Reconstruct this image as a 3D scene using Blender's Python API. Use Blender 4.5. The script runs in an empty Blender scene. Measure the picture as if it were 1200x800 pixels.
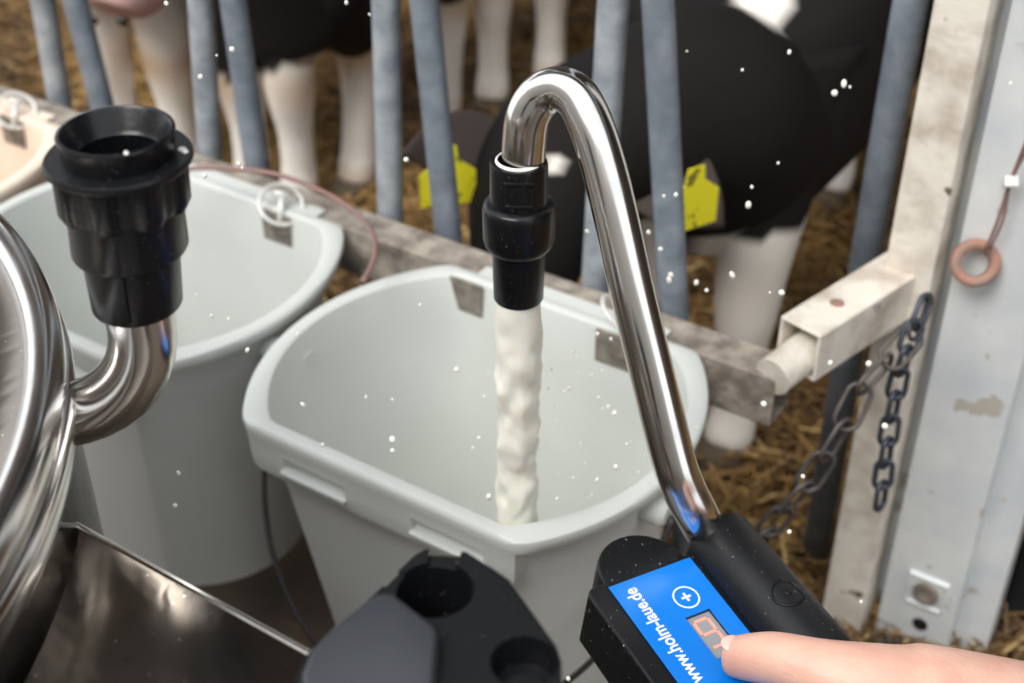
import bpy, bmesh, math, random
import numpy as np
from mathutils import Vector, Matrix, noise
random.seed(7)
S = bpy.context.scene
COL = S.collection
PI = math.pi
# ---------------------------------------------------------------- camera
PITCH = math.radians(35.0); FPX = 1600.0
CAMP = Vector((0, 0, 1.15))
FWD = Vector((0, math.cos(PITCH), -math.sin(PITCH))); UP = Vector((0, math.sin(PITCH), math.cos(PITCH))); RT = Vector((1, 0, 0))
cd = bpy.data.cameras.new('camera'); cam = bpy.data.objects.new('camera', cd); COL.objects.link(cam)
cam.location = CAMP; cam.rotation_euler = (PI/2 - PITCH, 0, 0)
cd.sensor_width = 36; cd.lens = 36*FPX/1200; cd.clip_start = .02
cd.dof.use_dof = True; cd.dof.focus_distance = .79; cd.dof.aperture_fstop = 6.5
S.camera = cam
# ---------------------------------------------------------------- world, sun, exposure
w = bpy.data.worlds.new('overcast'); S.world = w; w.use_nodes = True
nt = w.node_tree; bg = nt.nodes['Background']
bg.inputs[0].default_value = (.93, .96, 1, 1); bg.inputs[1].default_value = 1.05
sl = bpy.data.lights.new('sun', 'SUN'); sl.energy = 2.3; sl.angle = math.radians(35); sl.color = (1, .97, .92)
so = bpy.data.objects.new('sun', sl); COL.objects.link(so); so.rotation_euler = Vector((-.42, -.50, .78)).to_track_quat('Z', 'Y').to_euler()
S.view_settings.view_transform = 'Standard'; S.view_settings.look = 'None'; S.view_settings.gamma = 1
S.view_settings.use_curve_mapping = False; S.view_settings.exposure = 0.60

# ---------------------------------------------------------------- helpers
def ray(px, py):
    return RT*((px-600)/FPX) + FWD - UP*((py-400)/FPX)
def W(px, py, t): return CAMP + ray(px, py)*t
def onz(px, py, z):
    r = ray(px, py); return CAMP + r*((z-CAMP.z)/r.z)
def onplane(px, py, O, N):
    r = ray(px, py); return CAMP + r*((O-CAMP).dot(N)/r.dot(N))
def sm(m, on=True):
    m.polygons.foreach_set('use_smooth', [on]*len(m.polygons))
ROOT = {}
def thing(name, label, cat, loc, group=None):
    o = bpy.data.objects.new(name, None); COL.objects.link(o); o.location = loc; o.empty_display_size = .03
    o['label'] = label; o['category'] = cat
    if group: o['group'] = group
    ROOT[o.name] = Vector(loc); return o
def origin(p):
    while p.parent: p = p.parent
    return ROOT[p.name]
def mk(name, vf, mat, parent=None, label=None, cat=None, group=None, kind=None, base=None, smooth=True, bevel=0, seg=2, auto=None, sub=0):
    vs, fs = vf
    vs = [Vector(v) for v in vs]
    if parent is not None: b = origin(parent)
    elif base is not None: b = Vector(base)
    else:
        b = Vector((sum(v.x for v in vs)/len(vs), sum(v.y for v in vs)/len(vs), min(v.z for v in vs)))
    m = bpy.data.meshes.new(name); m.from_pydata([v-b for v in vs], [], fs); m.validate()
    bm = bmesh.new(); bm.from_mesh(m); bmesh.ops.recalc_face_normals(bm, faces=bm.faces); bm.to_mesh(m); bm.free()
    sm(m, smooth)
    if auto: m.set_sharp_from_angle(angle=math.radians(auto))
    o = bpy.data.objects.new(name, m); COL.objects.link(o)
    if mat: m.materials.append(mat)
    if parent is not None: o.parent = parent
    else: o.location = b; ROOT[o.name] = b
    for k, v in (('label', label), ('category', cat), ('group', group), ('kind', kind)):
        if v: o[k] = v
    if bevel:
        md = o.modifiers.new('b', 'BEVEL'); md.width = bevel; md.segments = seg; md.limit_method = 'ANGLE'; md.angle_limit = math.radians(35)
    if sub:
        md = o.modifiers.new('s', 'SUBSURF'); md.levels = sub; md.render_levels = sub
    return o
def join(*vfs):
    V, F = [], []
    for v, f in vfs:
        n = len(V); V += list(v); F += [tuple(i+n for i in q) for q in f]
    return V, F
def frame(zdir, xhint=Vector((1, 0, 0))):
    z = Vector(zdir).normalized(); x = Vector(xhint); x = (x - z*x.dot(z))
    if x.length < 1e-4: x = Vector((0, 1, 0)) - z*z.y
    x.normalize(); y = z.cross(x); return x, y, z
def box(c, hx, hy, hz, ax=None):
    X, Y, Z = ax or (Vector((1, 0, 0)), Vector((0, 1, 0)), Vector((0, 0, 1)))
    c = Vector(c)
    V = [c + X*hx*a + Y*hy*b + Z*hz*d for a in (-1, 1) for b in (-1, 1) for d in (-1, 1)]
    return V, [(0, 1, 3, 2), (4, 6, 7, 5), (0, 4, 5, 1), (2, 3, 7, 6), (0, 2, 6, 4), (1, 5, 7, 3)]
def lathe(c, prof, n=48, ax=None, lob=None, close=False):
    """prof: (r, h) pairs along the axis."""
    X, Y, Z = ax or (Vector((1, 0, 0)), Vector((0, 1, 0)), Vector((0, 0, 1)))
    c = Vector(c); V = []; F = []
    for k, (r, h) in enumerate(prof):
        for i in range(n):
            a = 2*PI*i/n; rr = r*(lob(a, k) if lob else 1)
            V.append(c + X*rr*math.cos(a) + Y*rr*math.sin(a) + Z*h)
    for k in range(len(prof)-1):
        for i in range(n):
            j = (i+1) % n; F.append((k*n+i, k*n+j, (k+1)*n+j, (k+1)*n+i))
    if close:
        k = len(prof)-1
        for i in range(n):
            j = (i+1) % n; F.append((k*n+i, k*n+j, j, i))
    elif prof[0][0] > 1e-6 or prof[-1][0] > 1e-6:
        if prof[0][0] > 1e-6 and close is not None: F.append(tuple(range(n)))
        if prof[-1][0] > 1e-6 and close is not None: F.append(tuple((len(prof)-1)*n+i for i in range(n)))
    return V, F
def spline(pts, n=8, closed=False):
    P = [Vector(p) for p in pts]; out = []
    m = len(P); rng = m if closed else m-1
    for i in range(rng):
        if closed: p0, p1, p2, p3 = P[i-1], P[i], P[(i+1) % m], P[(i+2) % m]
        else:
            p1, p2 = P[i], P[i+1]; p0 = P[i-1] if i else p1*2-p2; p3 = P[i+2] if i+2 < m else p2*2-p1
        for k in range(n):
            t = k/n; out.append(.5*((2*p1)+(p2-p0)*t+(2*p0-5*p1+4*p2-p3)*t*t+(3*p1-p0-3*p2+p3)*t**3))
    if not closed: out.append(P[-1])
    return out
def tube(pts, r, n=16, closed=False, cap=True):
    P = [Vector(p) for p in pts]; m = len(P); V = []; F = []; x = None
    rr = r if callable(r) else (lambda i: r)
    for i in range(m):
        if closed: d = P[(i+1) % m]-P[i-1]
        else: d = P[min(i+1, m-1)]-P[max(i-1, 0)]
        d.normalize()
        if x is None: x = frame(d, Vector((.3, .2, 1)))[0]
        x = (x-d*x.dot(d)).normalized(); y = d.cross(x)
        for k in range(n):
            a = 2*PI*k/n; V.append(P[i]+(x*math.cos(a)+y*math.sin(a))*rr(i))
    for i in range(m if closed else m-1):
        i2 = (i+1) % m
        for k in range(n):
            k2 = (k+1) % n; F.append((i*n+k, i*n+k2, i2*n+k2, i2*n+k))
    if cap and not closed: F.append(tuple(range(n))); F.append(tuple((m-1)*n+k for k in range(n)))
    return V, F
def hollow(pts, r, ri, n=24):
    """straight open pipe with wall thickness"""
    a, b = Vector(pts[0]), Vector(pts[-1]); L = (b-a).length; ax = frame(b-a)
    return lathe(a, [(r, 0), (r, L), (ri, L), (ri, 0)], n, ax, close=True)
def sqtube(a, b, hw, hh, th, up=Vector((0, 0, 1))):
    """hollow rectangular tube from a to b (open ends)"""
    a, b = Vector(a), Vector(b); d = (b-a).normalized(); x = d.cross(up).normalized(); y = x.cross(d)
    V = []
    for P in (a, b):
        for (w_, h_) in ((hw, hh), (hw-th, hh-th)):
            for sx, sy in ((-1, -1), (1, -1), (1, 1), (-1, 1)): V.append(P+x*w_*sx+y*h_*sy)
    F = []
    for i in range(4):
        j = (i+1) % 4
        F += [(i, j, 8+j, 8+i), (4+i, 12+i, 12+j, 4+j), (i, 4+i, 4+j, j), (8+i, 8+j, 12+j, 12+i)]
    return V, F
def prism(poly, d):
    n = len(poly); poly = [Vector(p) for p in poly]; d = Vector(d)
    V = poly+[p+d for p in poly]
    return V, [tuple(range(n)), tuple(range(2*n-1, n-1, -1))]+[(i, (i+1) % n, n+(i+1) % n, n+i) for i in range(n)]
def cut(o, cutters):
    for vf in cutters:
        c = mk('cutter', vf, None, base=(0, 0, 0), smooth=False)
        md = o.modifiers.new('c', 'BOOLEAN'); md.operation = 'DIFFERENCE'; md.object = c; md.solver = 'EXACT'
        if o.parent is not None or o.location.length > 0:
            c.location = -Vector((0, 0, 0))
        bpy.context.view_layer.update()
        ev = o.evaluated_get(bpy.context.evaluated_depsgraph_get())
        m = bpy.data.meshes.new_from_object(ev); o.modifiers.remove(md)
        old = o.data; o.data = m; bpy.data.meshes.remove(old)
        bpy.data.objects.remove(c)

# ---------------------------------------------------------------- materials
def mat(name, col, rough=.5, metal=0, spec=.5, col2=None, scale=20, detail=4, lo=.35, hi=.65, bump=0, bscale=60, rvar=0, sss=0, emit=None, coat=0, col3=None, s3=90, c3=.68, stretch=None):
    m = bpy.data.materials.new(name); m.use_nodes = True; n = m.node_tree; L = n.links
    b = n.nodes['Principled BSDF']
    b.inputs['Base Color'].default_value = (*col, 1); b.inputs['Roughness'].default_value = rough
    b.inputs['Metallic'].default_value = metal; b.inputs['Specular IOR Level'].default_value = spec
    if coat: b.inputs['Coat Weight'].default_value = coat; b.inputs['Coat Roughness'].default_value = .1
    if sss: b.inputs['Subsurface Weight'].default_value = sss; b.inputs['Subsurface Scale'].default_value = .006; b.inputs['Subsurface Radius'].default_value = (1, .4, .25)
    if emit: b.inputs['Emission Color'].default_value = (*emit[0], 1); b.inputs['Emission Strength'].default_value = emit[1]
    tc = n.nodes.new('ShaderNodeTexCoord'); vec = tc.outputs['Object']
    if stretch:
        mp = n.nodes.new('ShaderNodeMapping'); mp.inputs['Scale'].default_value = stretch; L.new(vec, mp.inputs[0]); vec = mp.outputs[0]
    def nz(sc, dt):
        x = n.nodes.new('ShaderNodeTexNoise'); x.inputs['Scale'].default_value = sc; x.inputs['Detail'].default_value = dt; L.new(vec, x.inputs['Vector']); return x
    out = None
    if col2:
        x = nz(scale, detail); r = n.nodes.new('ShaderNodeValToRGB')
        r.color_ramp.elements[0].position = lo; r.color_ramp.elements[0].color = (*col, 1)
        r.color_ramp.elements[1].position = hi; r.color_ramp.elements[1].color = (*col2, 1)
        L.new(x.outputs['Fac'], r.inputs[0]); out = r.outputs[0]
        if rvar:
            mr = n.nodes.new('ShaderNodeMapRange'); mr.inputs['To Min'].default_value = rough; mr.inputs['To Max'].default_value = rough+rvar
            mr.inputs['From Min'].default_value = lo; mr.inputs['From Max'].default_value = hi
            L.new(x.outputs['Fac'], mr.inputs[0]); L.new(mr.outputs[0], b.inputs['Roughness'])
    if col3:
        x = nz(s3, 3); r = n.nodes.new('ShaderNodeValToRGB'); r.color_ramp.elements[0].position = c3-.02; r.color_ramp.elements[1].position = c3+.02
        L.new(x.outputs['Fac'], r.inputs[0]); mx = n.nodes.new('ShaderNodeMix'); mx.data_type = 'RGBA'
        L.new(r.outputs[0], mx.inputs['Factor'])
        if out: L.new(out, mx.inputs['A'])
        else: mx.inputs['A'].default_value = (*col, 1)
        mx.inputs['B'].default_value = (*col3, 1); out = mx.outputs['Result']
    if out: L.new(out, b.inputs['Base Color'])
    if bump:
        x = nz(bscale, 5); bp = n.nodes.new('ShaderNodeBump'); bp.inputs['Strength'].default_value = bump; bp.inputs['Distance'].default_value = .002
        L.new(x.outputs['Fac'], bp.inputs['Height']); L.new(bp.outputs[0], b.inputs['Normal'])
    return m
M = {}
M['steel'] = mat('polished_steel', (.76, .74, .71), .15, 1, bump=.015, bscale=40, col2=(.66, .64, .62), scale=30, rvar=.06)
M['tanksteel'] = mat('tank_steel', (.62, .60, .58), .13, 1, bump=.05, bscale=14, col2=(.50, .48, .46), scale=18, rvar=.1)
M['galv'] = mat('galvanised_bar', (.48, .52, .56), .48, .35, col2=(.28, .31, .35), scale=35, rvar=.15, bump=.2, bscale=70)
M['galvdark'] = mat('dark_bar', (.27, .31, .36), .5, .35, col2=(.17, .20, .24), scale=35, rvar=.15, bump=.2, bscale=70)  # same bar metal in a darker blue-grey
M['galvlight'] = mat('galvanised_post', (.80, .82, .81), .5, .25, col2=(.60, .64, .68), scale=9, rvar=.1, bump=.15, bscale=50, col3=(.50, .47, .42), s3=24, c3=.64)
M['dirtysteel'] = mat('dirty_square_tube', (.76, .71, .63), .7, .1, col2=(.50, .43, .36), scale=28, lo=.42, hi=.7, bump=.5, bscale=120, col3=(.15, .10, .07), s3=22, c3=.69)
M['muck'] = mat('dirty_rail', (.42, .37, .31), .8, .1, col2=(.17, .14, .12), scale=40, bump=.9, bscale=150)
M['bucket'] = mat('bucket_plastic', (.64, .66, .63), .38, 0, col2=(.60, .62, .59), scale=7, bump=.05, bscale=25, sss=.0, col3=(.78, .79, .77), s3=130, c3=.74)
M['bucketwarmlit'] = mat('warm_lit_bucket_plastic', (.88, .76, .62), .4, 0, col2=(.80, .62, .50), scale=9)  # bucket plastic recoloured to carry a warm, bright reflection
M['black'] = mat('black_plastic', (.006, .0065, .008), .28, 0, .35, col3=(.12, .12, .12), s3=700, c3=.70, bump=.06, bscale=200)
M['blacksoft'] = mat('black_matte_rubber', (.0065, .007, .0085), .42, 0, .35, col3=(.16, .16, .16), s3=500, c3=.72, bump=.03, bscale=500)
M['pad'] = mat('sky_lit_pad_plastic', (.022, .025, .030), .30, 0, .7)  # black plastic lightened to carry the sky reflection on the pad
M['blackhousing'] = mat('black_housing', (.005, .0055, .007), .36, 0, .35, col3=(.3, .3, .3), s3=420, c3=.71, bump=.03, bscale=400)
M['emboss'] = mat('dusty_highlight_relief', (.035, .036, .04), .4)  # greyer than the grip: dust plus grey highlights painted into the letters
M['hole'] = mat('dark_bore', (.004, .004, .005), .6)
M['blue'] = mat('blue_label', (.0, .19, .72), .3)
M['white'] = mat('white_print', (.85, .87, .9), .4)
M['lcd'] = mat('display_window', (.30, .31, .33), .2)
M['led'] = mat('red_segment', (.9, .25, .18), .4, emit=((1, .25, .15), .55))
M['milk'] = mat('cream_milk', (.96, .93, .82), .3, 0, sss=.35)
M['drop'] = mat('milk_drop', (.92, .90, .84), .3)
M['wire'] = mat('dark_wire', (.035, .03, .03), .4, .3)
M['rustwire'] = mat('rusty_wire', (.33, .17, .15), .5, .3, col2=(.25, .18, .16), scale=60)
M['rust'] = mat('rusty_ring', (.42, .20, .14), .7, .2, col2=(.28, .20, .17), scale=60)
M['hook'] = mat('white_hook', (.72, .72, .68), .35, .2)
M['plate'] = mat('stained_plate', (.33, .29, .25), .6, .3, col2=(.16, .14, .12), scale=60)
M['chain'] = mat('dull_chain', (.17, .15, .14), .55, .7, col2=(.10, .09, .09), scale=60)
M['chaindark'] = mat('dark_chain', (.07, .08, .10), .5, .7)
M['skin'] = mat('skin', (.78, .48, .37), .45, 0, col2=(.72, .38, .30), scale=45, lo=.4, hi=.75, sss=.25, bump=.25, bscale=420)
M['nail'] = mat('nail', (.82, .55, .48), .22, sss=.1)
M['tag'] = mat('yellow_tag', (.95, .85, .03), .4, col3=(.25, .22, .03), s3=60, c3=.62)
M['hoof'] = mat('hoof', (.12, .09, .06), .6)
M['ear'] = mat('black_ear', (.05, .035, .03), .8)
M['earpale'] = mat('pale_ear', (.6, .42, .35), .8)
M['eye'] = mat('eye', (.01, .008, .006), .1)
M['nose'] = mat('pink_nose', (.72, .42, .38), .45)
M['concrete'] = mat('alley_concrete', (.17, .13, .10), .8, col2=(.10, .08, .06), scale=9, bump=.6, bscale=60)
M['strawfloor'] = mat('straw_ground', (.20, .12, .045), .9, col2=(.07, .04, .018), scale=9, lo=.38, hi=.62, bump=.8, bscale=50)
M['roof'] = mat('barn_roof', (.12, .09, .07), .9, col2=(.07, .05, .04), scale=3)
M['fillwall'] = mat('fill_wall_tone', (.52, .50, .46), .9, col2=(.44, .42, .38), scale=2)  # tone set for the light bounced back onto the bucket fronts
M['barnwall'] = mat('barn_wall', (.20, .15, .11), .9, col2=(.12, .09, .06), scale=3)
def attr_mat(name, rough, bump, bs, attr='Col'):
    m = mat(name, (.5, .5, .5), rough, bump=bump, bscale=bs); n = m.node_tree
    a = n.nodes.new('ShaderNodeAttribute'); a.attribute_name = attr; n.links.new(a.outputs['Color'], n.nodes['Principled BSDF'].inputs['Base Color']); return m
M['coat'] = attr_mat('calf_coat', .85, .5, 90)
M['straw'] = attr_mat('straw_stalks', .7, 0, 10)
M['coat'].node_tree.nodes['Principled BSDF'].inputs['Specular IOR Level'].default_value = .25
def deckmat():
    m = mat('swirled_deck_steel', (.30, .27, .24), .16, 1); n = m.node_tree; L = n.links; b = n.nodes['Principled BSDF']
    tc = n.nodes.new('ShaderNodeTexCoord')
    v = n.nodes.new('ShaderNodeTexVoronoi'); v.inputs['Scale'].default_value = 26; L.new(tc.outputs['Object'], v.inputs['Vector'])
    wv = n.nodes.new('ShaderNodeMath'); wv.operation = 'SINE'; mu = n.nodes.new('ShaderNodeMath'); mu.operation = 'MULTIPLY'; mu.inputs[1].default_value = 26
    nz_ = n.nodes.new('ShaderNodeTexNoise'); nz_.inputs['Scale'].default_value = 9; nz_.inputs['Distortion'].default_value = 2.2; L.new(tc.outputs['Object'], nz_.inputs['Vector']); L.new(nz_.outputs['Fac'], mu.inputs[0]); L.new(mu.outputs[0], wv.inputs[0])
    bp = n.nodes.new('ShaderNodeBump'); bp.inputs['Strength'].default_value = .035; bp.inputs['Distance'].default_value = .001
    L.new(wv.outputs[0], bp.inputs['Height']); L.new(bp.outputs[0], b.inputs['Normal'])
    mr = n.nodes.new('ShaderNodeMapRange'); mr.inputs['From Max'].default_value = .06; mr.inputs['To Min'].default_value = .05; mr.inputs['To Max'].default_value = .17
    L.new(v.outputs['Distance'], mr.inputs[0]); L.new(mr.outputs[0], b.inputs['Roughness'])
    x = n.nodes.new('ShaderNodeTexNoise'); x.inputs['Scale'].default_value = 330; L.new(tc.outputs['Object'], x.inputs['Vector'])
    r = n.nodes.new('ShaderNodeValToRGB'); r.color_ramp.elements[0].position = .73; r.color_ramp.elements[1].position = .75
    r.color_ramp.elements[0].color = (.27, .24, .21, 1); r.color_ramp.elements[1].color = (.9, .85, .75, 1)
    L.new(x.outputs['Fac'], r.inputs[0]); L.new(r.outputs[0], b.inputs['Base Color'])
    return m
M['deck'] = deckmat()

# ---------------------------------------------------------------- the setting
D = Vector((.837, -.547, 0)); NN = Vector((.547, .837, 0)); ZZ = Vector((0, 0, 1))
def R(s, n, z): return D*s + NN*n + ZZ*z      # rail coordinates
def RV(px, py, n): return onplane(px, py, NN*n, NN)
mk('floor', prism([R(-6, .93, -.02), R(6, .93, -.02), R(6, -3, -.02), R(-6, -3, -.02)], (0, 0, -.1)), M['concrete'], kind='structure', smooth=False)
N_ = 60
V = []; F = []
for i in range(N_+1):
    for j in range(N_+1):
        s = -4+8*i/N_; n = .93+5*j/N_; p = R(s, n, 0)
        p.z = .0+.022*noise.noise(p*3)+(.012 if j else -.03)
        V.append(p)
for i in range(N_):
    for j in range(N_): a = i*(N_+1)+j; F.append((a, a+1, a+N_+2, a+N_+1))
mk('ground', (V, F), M['strawfloor'], kind='structure')
mk('ceiling', prism([R(-6, 1.2, 3.1), R(6, 1.2, 3.1), R(6, 8, 3.9), R(-6, 8, 3.9)], (0, 0, .1)), M['roof'], kind='structure', smooth=False)  # out-of-view barn roof, kept dark to darken the steel reflections
mk('wall_back', prism([R(-6, 6, -.1), R(6, 6, -.1), R(6, 6, 3.6), R(-6, 6, 3.6)], NN*.1), M['barnwall'], kind='structure', smooth=False)
mk('wall_right', prism([R(4, 1.2, -.1), R(4, 6, -.1), R(4, 6, 3.6), R(4, 1.2, 3.2)], D*.1), M['barnwall'], kind='structure', smooth=False)
mk('wall_fill_added', prism([R(-6, -2.2, -.1), R(6, -2.2, -.1), R(6, -2.2, 3.2), R(-6, -2.2, 3.2)], -NN*.1), M['fillwall'], kind='structure', smooth=False)  # added unseen wall behind the camera, cuts the fill light on the buckets
# straw stalks
def straw(name, count, srange, nrange, label, seed, zlo=0, L0=.04, L1=.11):
    rg = np.random.default_rng(seed)
    s = rg.uniform(*srange, count); n = nrange[0]+(nrange[1]-nrange[0])*rg.uniform(0, 1, count)**1.15
    P = np.outer(s, np.array(D))+np.outer(n, np.array(NN)); P[:, 2] = zlo+rg.uniform(.01, .045, count)
    az = rg.uniform(0, 2*PI, count); el = rg.normal(0, .22, count); L = rg.uniform(L0, L1, count)
    d = np.stack([np.cos(az)*np.cos(el), np.sin(az)*np.cos(el), np.sin(el)], 1)*L[:, None]/2
    wd = np.stack([-np.sin(az), np.cos(az), rg.normal(0, .4, count)], 1)*rg.uniform(.0009, .0021, count)[:, None]
    hump = np.zeros((count, 3)); hump[:, 2] = rg.uniform(.001, .008, count)
    vs = np.stack([P-d-wd, P-d+wd, P-wd+hump, P+wd+hump, P+d-wd, P+d+wd], 1).reshape(-1, 3)
    b = np.array([0., 0, 0]); idx = np.arange(count)[:, None]*6
    fa = np.concatenate([idx+np.array([[0, 1, 3, 2]]), idx+np.array([[2, 3, 5, 4]])], 1).reshape(-1, 4)
    m = bpy.data.meshes.new(name); m.from_pydata(vs.tolist(), [], fa.tolist())
    base = np.array([[.44, .27, .085], [.34, .19, .06], [.20, .11, .038], [.56, .39, .16], [.11, .06, .022]])
    # broad noise patches get darker stalks
    pn = np.array([noise.noise(Vector((p[0]*3.1, p[1]*3.1, 4))) for p in P])
    k = np.clip((rg.uniform(0, 1, count)*2.6+(.9-pn*3.4)).astype(int), 0, 4); k = np.where(k == 3, 4, k); k = np.where(rg.uniform(0, 1, count) < .09, 3, k)
    c = base[k]*rg.uniform(.7, 1.2, (count, 1)); c = np.concatenate([c, np.ones((count, 1))], 1)
    ca = m.color_attributes.new('Col', 'FLOAT_COLOR', 'POINT'); ca.data.foreach_set('color', np.repeat(c, 6, 0).ravel())
    m.materials.append(M['straw']); o = bpy.data.objects.new(name, m); COL.objects.link(o)
    o['kind'] = 'stuff'; o['label'] = label; o['category'] = 'straw'; return o
straw('straw_bedding', 120000, (-3.0, 1.2), (.97, 3.6), 'golden brown straw bedding covering the calf pen floor', 3)
straw('loose_straw', 260, (-1.1, .4), (.3, .92), 'scattered straw on the dark alley floor under the buckets', 5, zlo=-.03)

# ---------------------------------------------------------------- feed fence: rail and bars
fence = thing('feed_fence', 'galvanised feed fence of round bars along the dirty square rail', 'fence', R(-.9, .917, 0))
RAILE = -.325
mk('rail', sqtube(R(-2.2, .931, .425), R(RAILE, .931, .425), .020, .026, .0035), M['muck'], fence, smooth=False, bevel=.003, label='square tube rail crusted with dirt, open at its end')
BN = .968
for (x0, y0, x1, y1) in ((50, 0, 73, 135), (88, 0, 120, 125), (235, 0, 247, 195), (273, 0, 304, 215), (452, 0, 458, 275), (497, 0, 527, 290), (719, 0, 698, 330), (771, 0, 791, 390)):
    a = RV(x0, y0, BN); b = RV(x1, y1, BN); d = (a-b).normalized()
    lo = b-d*((b.z-.01)/d.z); hi = b+d*((1.25-b.z)/d.z)
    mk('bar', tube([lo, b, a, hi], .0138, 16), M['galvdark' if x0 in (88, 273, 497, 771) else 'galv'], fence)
mk('top_rail', sqtube(R(-2.2, BN, 1.27), R(.4, BN, 1.27), .02, .02, .003), M['galv'], fence, smooth=False)
mk('foot_rail', sqtube(R(-2.2, BN, .04), R(.4, BN, .04), .015, .015, .003), M['galv'], fence, smooth=False)

# telescoping arm joined to an upright
arm = thing('telescoping_arm', 'pale square steel tube arm and upright with an inner round tube sliding out', 'gate arm', Vector((.38, 1.10, 0)))
a0 = Vector((.247, .965, .466)); a1 = Vector((.371, 1.080, .466)); ad = (a1-a0).normalized()
mk('arm_tube', sqtube(a0, a1+ad*.012, .0215, .0245, .0035), M['dirtysteel'], arm, smooth=False, bevel=.0025)
mk('upright', sqtube((.371, 1.067, .0), (.371, 1.067, 1.3), .022, .022, .003, up=NN), M['dirtysteel'], arm, smooth=False, bevel=.003)
mk('inner_tube', tube([a0-ad*.032-ZZ*.014, a0+ad*.06-ZZ*.003], .0175, 28), M['dirtysteel'], arm, auto=40)
mk('bolt_hole', lathe(a0+ad*.052+ZZ*.0235, [(.0, .0), (.0065, .0), (.0065, .0016), (.004, .0016), (0, .0012)], 16), M['rust'], arm, label='rust-stained hole')
# lone bar behind the arm
mk('fence_bar', tube([(.352, 1.16, 0), (.352, 1.16, 1.3)], .0155, 20), M['galvdark'], label='single blue-grey round bar standing behind the square arm', cat='bar')

# galvanised post
post = thing('channel_post', 'wide galvanised steel channel post with a square nut plate near its foot', 'post', Vector((.43, 1.02, 0)))
P0s, P0n = -.2395, 1.0977
prof = [(-.048, .0), (-.048, .034), (-.001, .036), (.0, .0), (.0775, .0), (.079, .028), (.112, .030), (.112, .058)]
prof[0] = (-.048, .055)
pw = [R(P0s+a, P0n+b, 0) for a, b in prof]
th = .003
poly = pw+[p+NN*th for p in reversed(pw)]
n2 = len(poly); k2 = len(prof)
V = poly+[p+Vector((0, 0, 1.3)) for p in poly]
F = [(i, (i+1) % n2, n2+(i+1) % n2, n2+i) for i in range(n2)]
for i in range(k2-1):
    F.append((i, i+1, n2-2-i, n2-1-i)); F.append((n2+i, n2+n2-1-i, n2+n2-2-i, n2+i+1))
po = mk('channel', (V, F), M['galvlight'], post, smooth=False)
fn = -NN.normalized(); PF = R(P0s, P0n, 0)
px_ = onplane(1086, 693, PF, fn); fax = frame(fn, D)
mk('nut_plate', join(lathe(px_, [(.024*1.3, 0), (.022*1.3, .004), (.020*1.3, .004), (.0185*1.3, .002)], 4, (fax[0]*.707+fax[1]*.707, fax[1]*.707-fax[0]*.707, fax[2])),), M['galvlight'], post, smooth=False, bevel=.002)
mk('nut', lathe(px_+fn*.002, [(.014, 0), (.014, .004), (.0085, .0042), (.0085, .0005), (0, .0005)], 20, fax), M['plate'], post, auto=40)
px2 = onplane(1078, 731, PF, fn)
mk('bolt_hole', lathe(px2, [(.0085, 0), (.008, .001), (.006, .001), (0, .0004)], 20, fax), M['hole'], post)
# rusty ring and its wire
rc = W(1143, 308, 1.205)
ring = thing('rusty_ring', 'flat rust-red ring hanging on the post by a twisted wire', 'ring', rc-ZZ*.02)
rx = frame((-.15, -1, .45))
mk('ring', lathe(rc, [(.0215, -.003), (.0215, .003), (.0185, .0045), (.0125, .004), (.012, -.004), (.0185, -.0045)], 36, rx, close=True), M['rust'], ring)
mk('wire', join(tube(spline([W(1155, 292, 1.19), W(1168, 262, 1.172), W(1184, 213, 1.150), W(1205, 160, 1.115), W(1230, 90, 1.07)], 5), .0016, 8),
    tube(spline([W(1160, 292, 1.19), W(1176, 256, 1.170), W(1185, 213, 1.148), W(1210, 165, 1.114)], 5), .0012, 8)), M['rustwire'], ring)
mk('wire_clamp', box(W(1184, 213, 1.147), .006, .005, .005, frame(UP)), M['hook'], ring, bevel=.0015, smooth=False, label='pale crimp on the wire')
# chains
def chain(name, label, pts, r, ln, mt, t0):
    P = spline(pts, 10); c = thing(name, label, 'chain', P[-1], None)
    acc = 0; last = P[0]; k = 0; d = .0
    dist = [0]
    for i in range(1, len(P)): dist.append(dist[-1]+(P[i]-P[i-1]).length)
    step = ln*.78; q = step/2; 
    while q < dist[-1]:
        i = max(j for j in range(len(dist)) if dist[j] <= q); i = min(i, len(P)-2)
        f = (q-dist[i])/(dist[i+1]-dist[i]+1e-9); c0 = P[i].lerp(P[i+1], f); dr = (P[i+1]-P[i]).normalized()
        x, y, z = frame(dr, RT if k % 2 else (FWD+RT*.9))
        loop = []
        hw = ln*.26
        for a in range(16):
            an = 2*PI*a/16; loop.append(c0+x*hw*math.cos(an)+z*((ln/2-hw)*(1 if math.sin(an) >= 0 else -1)+hw*math.sin(an)))
        mk('chain_link', tube(loop, r, 8, closed=True), mt, c); k += 1; q += step
    return c
chain('slack_chain', 'long-link dull chain hanging slackly from the arm down to the left', [W(1088, 352, 1.20), W(1062, 400, 1.19), W(1015, 450, 1.18), W(985, 505, 1.19), W(950, 560, 1.21), W(905, 615, 1.25), W(880, 650, 1.30)], .0023, .044, M['chain'], 1)
chain('straight_chain', 'short dark chain hanging straight down beside the channel post', [W(1084, 350, 1.185), W(1066, 400, 1.19), W(1052, 450, 1.21), W(1040, 520, 1.235), W(1030, 600, 1.27)], .0026, .030, M['chaindark'], 1)
# dark hose at the lower right
mk('black_hose', tube(spline([W(1235, 560, 1.45), W(1205, 640, 1.5), W(1180, 720, 1.53), W(1165, 800, 1.52)], 6), .032, 20), M['blacksoft'], label='thick black hose at the lower right behind the channel post', cat='hose')

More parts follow.
